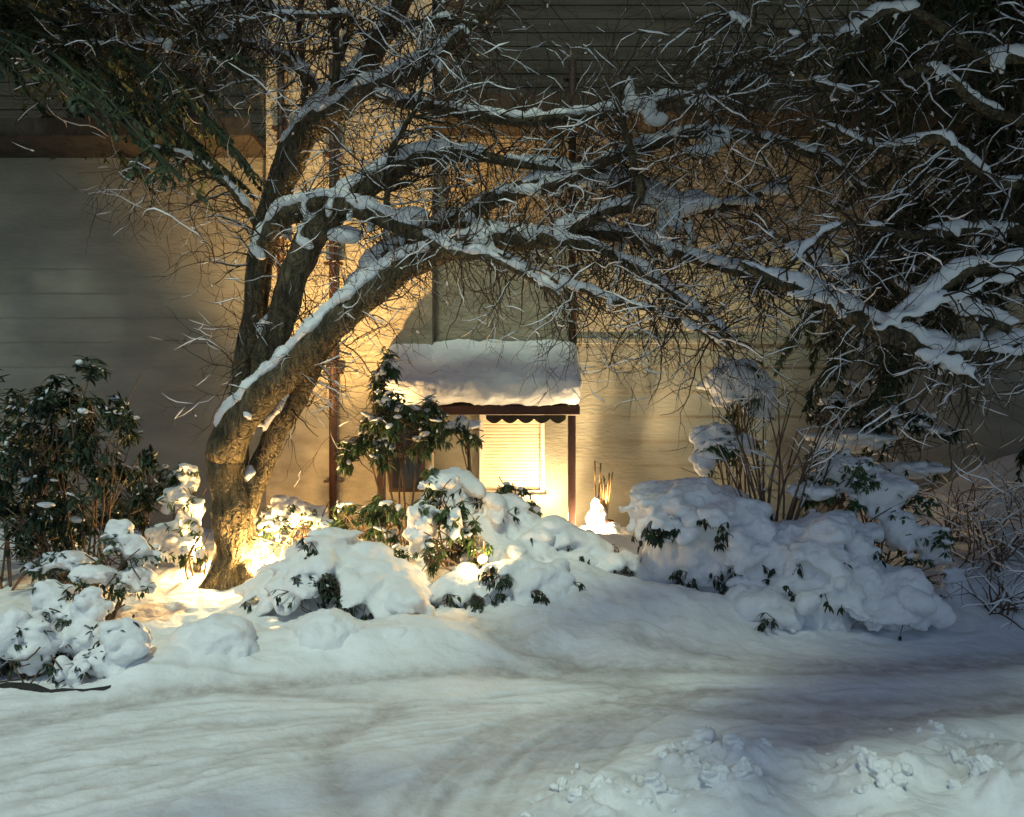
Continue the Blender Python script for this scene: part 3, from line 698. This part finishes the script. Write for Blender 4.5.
# centre shrubs
shrub('rhododendron', 'tall open rhododendron standing left of the porch roof', G(402,9.9),
  [E(385,385,9.9,16,34,.2),E(400,425,9.8,42,30,.35),E(365,455,9.8,26,20,.25),E(425,420,9.9,18,20,.2)], 330, .13, .038, .8, .2, 6, 'leaf', .016)
shrub('rhododendron', 'slim drooping rhododendron under the porch roof before the shutter', G(470,10.6),
  [E(468,430,10.6,20,15,.2)], 34, .13, .036, 1.1, .15, 2, 'leaf', .022, big=[E(468,424,10.6,14,5)])
shrub('rhododendron', 'low green rhododendron left of the central snow heap', G(372,9.3),
  [E(378,525,9.3,36,26,.3),E(395,545,9.2,16,14,.2),E(350,520,9.4,18,16,.2)], 130, .11, .034, .8, .15, 6)
shrub('rhododendron', 'green rhododendron half buried by a white snow lump in the middle', G(450,8.9),
  [E(440,500,8.8,22,30,.25),E(450,540,8.7,28,30,.25),E(465,520,8.7,14,24,.2)], 150, .10, .033, .9, .15, 6,
  big=[E(422,528,8.75,17,32,.2),E(440,482,8.9,20,10,.2),E(455,525,8.62,10,16,.1)])
bl('snow_covered_bush', 'round snow covered bush on the drive edge just right of the front left shrubs', 'bush', (0,0,0),
   [E(215,648,6.75,46,40,.36),E(175,670,6.55,28,22,.26),E(240,660,6.7,26,30,.26)], .024, .075, 2.2, None, 0, 0)
bl('snow_covered_bush', 'wider snow covered bush on the drive edge, lowering towards the right', 'bush', (0,0,0),
   [E(330,643,7.0,46,42,.4),E(390,652,7.1,48,36,.4),E(450,663,7.25,56,24,.4),E(290,662,6.9,26,26,.3)], .024, .075, 2.0, None, 0, 0)
bl('snow_covered_bush', 'peaked snow covered bush before the porch window', 'bush', (0,0,0),
   [E(455,487,9.6,24,18),E(490,520,9.5,40,28,.4),E(530,548,9.3,36,24,.4),E(515,560,9.0,44,26,.4),E(555,575,8.9,30,22,.35)], amp=.05)
bl('snow_covered_bush', 'smaller draped snow covered bush before the peaked one in the middle', 'bush', (0,0,0),
   [E(520,585,8.3,34,26,.35),E(548,590,8.2,18,24,.25),E(480,590,8.4,38,18,.35)], amp=.05)
bl('snow_covered_bush', 'narrow snow ridge curling down right of the peaked bush', 'bush', (0,0,0),
   [E(555,535,9.3,20,12),E(575,548,9.3,16,14),E(590,562,9.2,22,14),E(610,575,9.0,24,16)], amp=.04)
shrub('drooping_shrub', 'little drooping leafed plant in front of the shutter sill', G(520,9.9),
  [E(512,488,9.9,16,11,.15),E(528,510,9.8,10,16,.12)], 44, .10, .028, 1.3, .3, 4, 'leaf')
shrub('lit_shrub', 'small lamp lit shrub low in the middle beside the half buried rhododendron', G(478,8.6),
  [E(480,550,8.55,16,16,.15),E(432,555,8.5,10,18,.12)], 44, .08, .026, .7, .15, 4, 'leaf')
# cane bundle in a pot by the lamp
pc = G(600,11.6)
pot = thing('plant_pot', 'snow topped terracotta pot holding tied canes beside the porch post', 'pot', pc)
pz = P(0,520,11.6).z
MB().tube([pc+Vector((0,0,-.02)),Vector((pc.x,pc.y,pz-.06)),Vector((pc.x,pc.y,pz))],[.11,.17,.19],16).build('pot_body', M['terracotta'], pot)
pm = MB()
for e_ in (E(598,520,11.5,11,16,.14),E(606,532,11.45,16,11,.2),E(588,534,11.45,12,10,.16),E(596,506,11.5,6,9,.08)): pm.ell(*e_)
blob(pm, 'snow', pot, .014, .035, 6)
cn = MB()
for k in range(9):
    a = Vector((pc.x+R.uniform(-.08,.08),pc.y+R.uniform(-.06,.06),pz-.1)); b = a+Vector((R.uniform(-.06,.10),R.uniform(-.05,.05),R.uniform(.45,.95)))
    cn.tube([a,a.lerp(b,.5)+rv(.01),b],[.013,.012,.010],6)
cn.build('canes', M['cane'], pot)
# right hand group
shrub('snowy_shrub', 'upright snow topped shrub against the wall at right, above the bare stems', G(740,9.9),
  [E(738,395,9.9,30,34),E(722,450,9.6,30,26)], 110, .11, .032, .7, .4, 6, 'leaf', big=[E(733,383,9.9,32,24),E(715,440,9.6,22,18),E(742,445,9.6,16,14),E(705,460,9.5,14,20),E(760,395,9.9,18,30)])
bl('snow_covered_bush', 'large boulder shaped snow covered bush right of the wall lamp', 'bush', (0,0,0),
   [E(712,517,8.9,52,36,.5),E(668,512,9.0,30,26,.35),E(745,540,8.7,24,32,.4),E(690,500,9.0,30,22,.3),E(655,500,9.1,16,14,.2)], amp=.085)
shrub('drooping_shrub', 'dark drooping leaves under the left rim of the boulder shaped snow bush', P(672,536,8.8),
  [E(664,527,8.55,20,12,.1)], 44, .13, .035, 1.2, .4, 4, 'leaf_dark')
bl('snow_covered_bush', 'wide snow covered bush sloping down to the drive at right', 'bush', (0,0,0),
   [E(800,560,8.4,40,36,.5),E(850,585,8.2,50,36,.5),E(890,600,8.0,32,28,.4),E(815,605,8.0,50,22,.4),E(770,600,8.2,36,20,.4),E(825,535,8.6,40,16,.4)], amp=.10)
shrub('snowy_shrub', 'arching shrub with snow mats over dark leaves at right', G(790,8.9),
  [E(850,480,8.9,48,26),E(890,520,8.7,40,34),E(930,570,8.4,32,34),E(835,505,8.8,30,22)], 260, .09, .03, .9, .3, 9, 'leaf', big=[E(848,470,8.9,34,16),E(878,495,8.8,34,22),E(900,530,8.6,22,24),E(845,470,8.9,20,20),E(815,492,8.8,24,9),E(935,545,8.5,16,26),E(955,590,8.3,14,26)])
shrub('snowy_shrub', 'dark leaved shrub with pale snow far right beneath the forked limb', G(880,9.6),
  [E(850,410,9.8,50,34),E(910,440,9.5,46,34),E(820,400,10.0,28,30)], 190, .10, .03, .8, .45, 7, 'leaf_dark', big=[E(850,440,9.7,40,12),E(905,470,9.4,36,10)])
# bare stemmed shrub
bs = thing('bare_shrub', 'leafless shrub with a fan of pale snowy stems in the right bush group', 'shrub', G(768,8.8))
st = MB(); sn = MB()
for k in range(26):
    b = G(768,8.8)+Vector((R.uniform(-.1,.1),R.uniform(-.1,.1),0)); e = P(R.uniform(715,850), R.uniform(385,450), R.uniform(8.5,9.3))
    pp = spline([b, b.lerp(e,.5)+rv(.10)+Vector((0,0,.12)), e], step=.07); rr = [.017*(1-.7*i/len(pp)) for i in range(len(pp))]
    st.tube(pp, rr, 5, .1); sn.snowstrip(pp, [q*1.15 for q in rr], .03, 6, .75, R.uniform(0,40))
    for q in range(3):
        out=[]; i=R.randint(len(pp)//2,len(pp)-1); grow(out, pp[i], (pp[-1]-pp[0]).normalized()+rv(.8), R.uniform(.2,.5), .007, 1, Vector((0,0,.2)))
        for tp,t_ in out:
            st.tube(tp,t_,4,0,False); sn.snowstrip(tp,[z*1.2 for z in t_],.02,6,.7,R.uniform(0,40))
st.build('stems', M['stem'], bs); sn.build('snow', M['snow'], bs)
# twiggy shrubs of the right slope
labs = ['low snow dusted twiggy shrub on the right slope, nearest the drive', 'snow dusted twiggy shrub high on the right slope beneath the evergreens',
        'broad snow dusted twiggy shrub halfway up the right slope', 'snow dusted twiggy shrub cut by the right picture edge']
for (px,Y,h,rd),lab in zip(((1000,8.0,.5,.7),(960,10.2,1.2,.8),(985,9.0,.8,.9),(1040,9.3,1.1,.8)),labs):
    b = G(px,Y); t = thing('twiggy_shrub', lab, 'shrub', b, 'twiggy shrubs on the right slope'); st=MB(); sn=MB()
    for k in range(24):
        a=R.uniform(0,6.28); d=Vector((math.cos(a)*rd*R.random(),math.sin(a)*rd*R.random(),h*R.uniform(.5,1)))
        out=[]; grow(out, b+Vector((R.uniform(-.3,.3)*rd,R.uniform(-.3,.3)*rd,-.03)), d, d.length, .011, 2, Vector((0,0,-.35)), .35, .3)
        for tp,t_ in out:
            st.tube(tp,t_,4,0,False)
            if R.random()<.7: sn.snowstrip(tp,[z*1.2 for z in t_],R.uniform(.008,.03), 6, .7,R.uniform(0,40))
    st.build('stems', M['stem'], t); sn.build('snow', M['snow'], t)
# snow clods of the ploughed heap
k = 0
def clod(px, py, r, lab):
    x,y = gp(px,py); z = ground_z(x,y); m = MB(); c = Vector((x,y,z-r*.05))
    for q in range(R.randint(3,5)):                    # broken angular pieces frozen together
        rot = Matrix.Rotation(R.uniform(0,3),3,'X') @ Matrix.Rotation(R.uniform(0,3),3,'Z'); n = len(m.v); a,b,d = (r*R.uniform(.35,.8) for _ in range(3))
        o = c+rv(r*.45)
        m.box((-a,-b,-d),(a,b,d)); m.v[n:] = [tuple(o+rot@Vector(v)) for v in m.v[n:]]
    o = blob(m, 'snow_clod', None, max(.007,r*.11), r*.3, 1.3/r, None, 2); tag(o, lab, 'snow clod', 'broken snow clods on the ploughed heap')
clod(700,768,.10,'tallest snow clod standing up at the back of the ploughed heap')
for (px,py,r) in ((690,790,.06),(735,780,.05),(765,768,.045),(655,808,.06),(600,806,.06),(575,812,.05),(715,806,.06),(740,806,.045),(870,800,.07),(890,812,.06),(960,775,.05),(985,805,.06),(1005,790,.05),(940,745,.04)):
    clod(px,py,r,'broken snow clod lying on the ploughed heap beside the drive')
for k in range(70):
    (cx,cy),r,a = R.choice(HP); x = R.gauss(cx,r*.6); y = max(3.9,R.gauss(cy,r*.5))
    clod(512+x*F/y, YH+ZC*F/y, R.uniform(.012,.034), 'broken snow clod lying on the ploughed heap beside the drive')

# ------------------------------------------------------------------ lamps
def lamp(label, pos, aim, spot_e, spot_deg, pt_e, col, blend=.5):
    pos = Vector(pos); pos.z = max(pos.z, ground_z(pos.x,pos.y)+.10); aim = (Vector(aim)-pos).normalized()
    t = thing('garden_lamp', label, 'lamp', pos)
    MB().tube([pos-aim*.12, pos-aim*.02, pos+aim*.02],[.035,.055,.06],14).build('lamp_body', M['metal'], t)
    MB().tube([pos-Vector((0,0,.35)), pos-aim*.06],[.012,.012],8).build('stake', M['metal'], t)
    MB().tube([pos+aim*.021, pos+aim*.027],[.05,.045],14).build('lens', M['lens'], t)
    if spot_e:
        l = bpy.data.lights.new('lamp_beam','SPOT'); l.energy = spot_e; l.spot_size = math.radians(spot_deg); l.spot_blend = blend; l.color = col; l.shadow_soft_size = .05
        o = bpy.data.objects.new('lamp_beam', l); C.objects.link(o); o.parent = t; o.location = aim*.06; o.rotation_euler = aim.to_track_quat('-Z','Y').to_euler()
    if pt_e:
        l = bpy.data.lights.new('lamp_glow','POINT'); l.energy = pt_e; l.color = col; l.shadow_soft_size = .05
        o = bpy.data.objects.new('lamp_glow', l); C.objects.link(o); o.parent = t; o.location = aim*.09
WARM = (1,.60,.22)
lx = (292-512)*10.1/F
lamp('garden spotlight near the wall behind the tree, throwing its beam up the house', (lx,10.1,ground_z(lx,10.1)+.2), P(352,-20,12.2), 1150, 84, 4, WARM, 1)
lamp('glowing garden lamp under the bright shrub right of the tree trunk', P(268,566,9.25), P(290,500,9.4), 0, 60, 115, WARM)
lamp('half buried glowing garden lamp close against the front of the trunk base', P(262,586,8.75), P(228,480,9.0), 0, 60, 60, WARM)
lamp('glowing garden lamp behind the left side of the tree trunk', P(198,572,9.25), P(215,450,9.0), 0, 100, 55, WARM)
lamp('bright wall lamp at the foot of the porch post', P(556,522,11.85), P(522,440,12.5), 70, 120, 24, (1,.68,.33), .8)
lamp('glaring lamp beside the canes right of the porch post', P(590,540,11.15), P(640,290,12.5), 230, 76, 44, (1,.7,.36), 1)
lamp('small garden lamp among the leaves of the middle shrubs', P(483,560,8.42), P(470,530,8.0), 0, 60, 8, WARM)

# ------------------------------------------------------------------ light, sky, camera
el, az = math.radians(58), math.radians(193)      # street side light from behind the left shoulder
sd = Vector((math.sin(az)*math.cos(el), math.cos(az)*math.cos(el), math.sin(el)))
l = bpy.data.lights.new('sun','SUN'); l.energy = .54; l.angle = math.radians(6); l.color = (.84,1,.73)
o = bpy.data.objects.new('sun', l); C.objects.link(o); o.rotation_euler = (-sd).to_track_quat('-Z','Y').to_euler(); o.location = (0,0,20)
w = bpy.data.worlds.new('World'); sc.world = w; w.use_nodes = True
nt = w.node_tree; sky = nt.nodes.new('ShaderNodeTexSky'); sky.sky_type = 'NISHITA'; sky.sun_disc = False
sky.ozone_density = 5; sky.sun_elevation = el; sky.sun_rotation = az
nt.links.new(sky.outputs['Color'], nt.nodes['Background'].inputs['Color']); nt.nodes['Background'].inputs['Strength'].default_value = .027
cam = bpy.data.cameras.new('camera'); co = bpy.data.objects.new('camera', cam); C.objects.link(co); sc.camera = co
co.location = (0,0,ZC); co.rotation_euler = (math.radians(90),0,0); cam.lens = 36*F/1024; cam.sensor_width = 36
cam.shift_y = (YH-408.5)/1024; cam.clip_end = 300; cam.clip_start = .05
sc.view_settings.view_transform = 'Standard'; sc.view_settings.look = 'None'; sc.view_settings.gamma = 1; sc.view_settings.exposure = 1.52
sc.cycles.use_denoising = True; sc.cycles.max_bounces = 6; sc.cycles.sample_clamp_indirect = 4
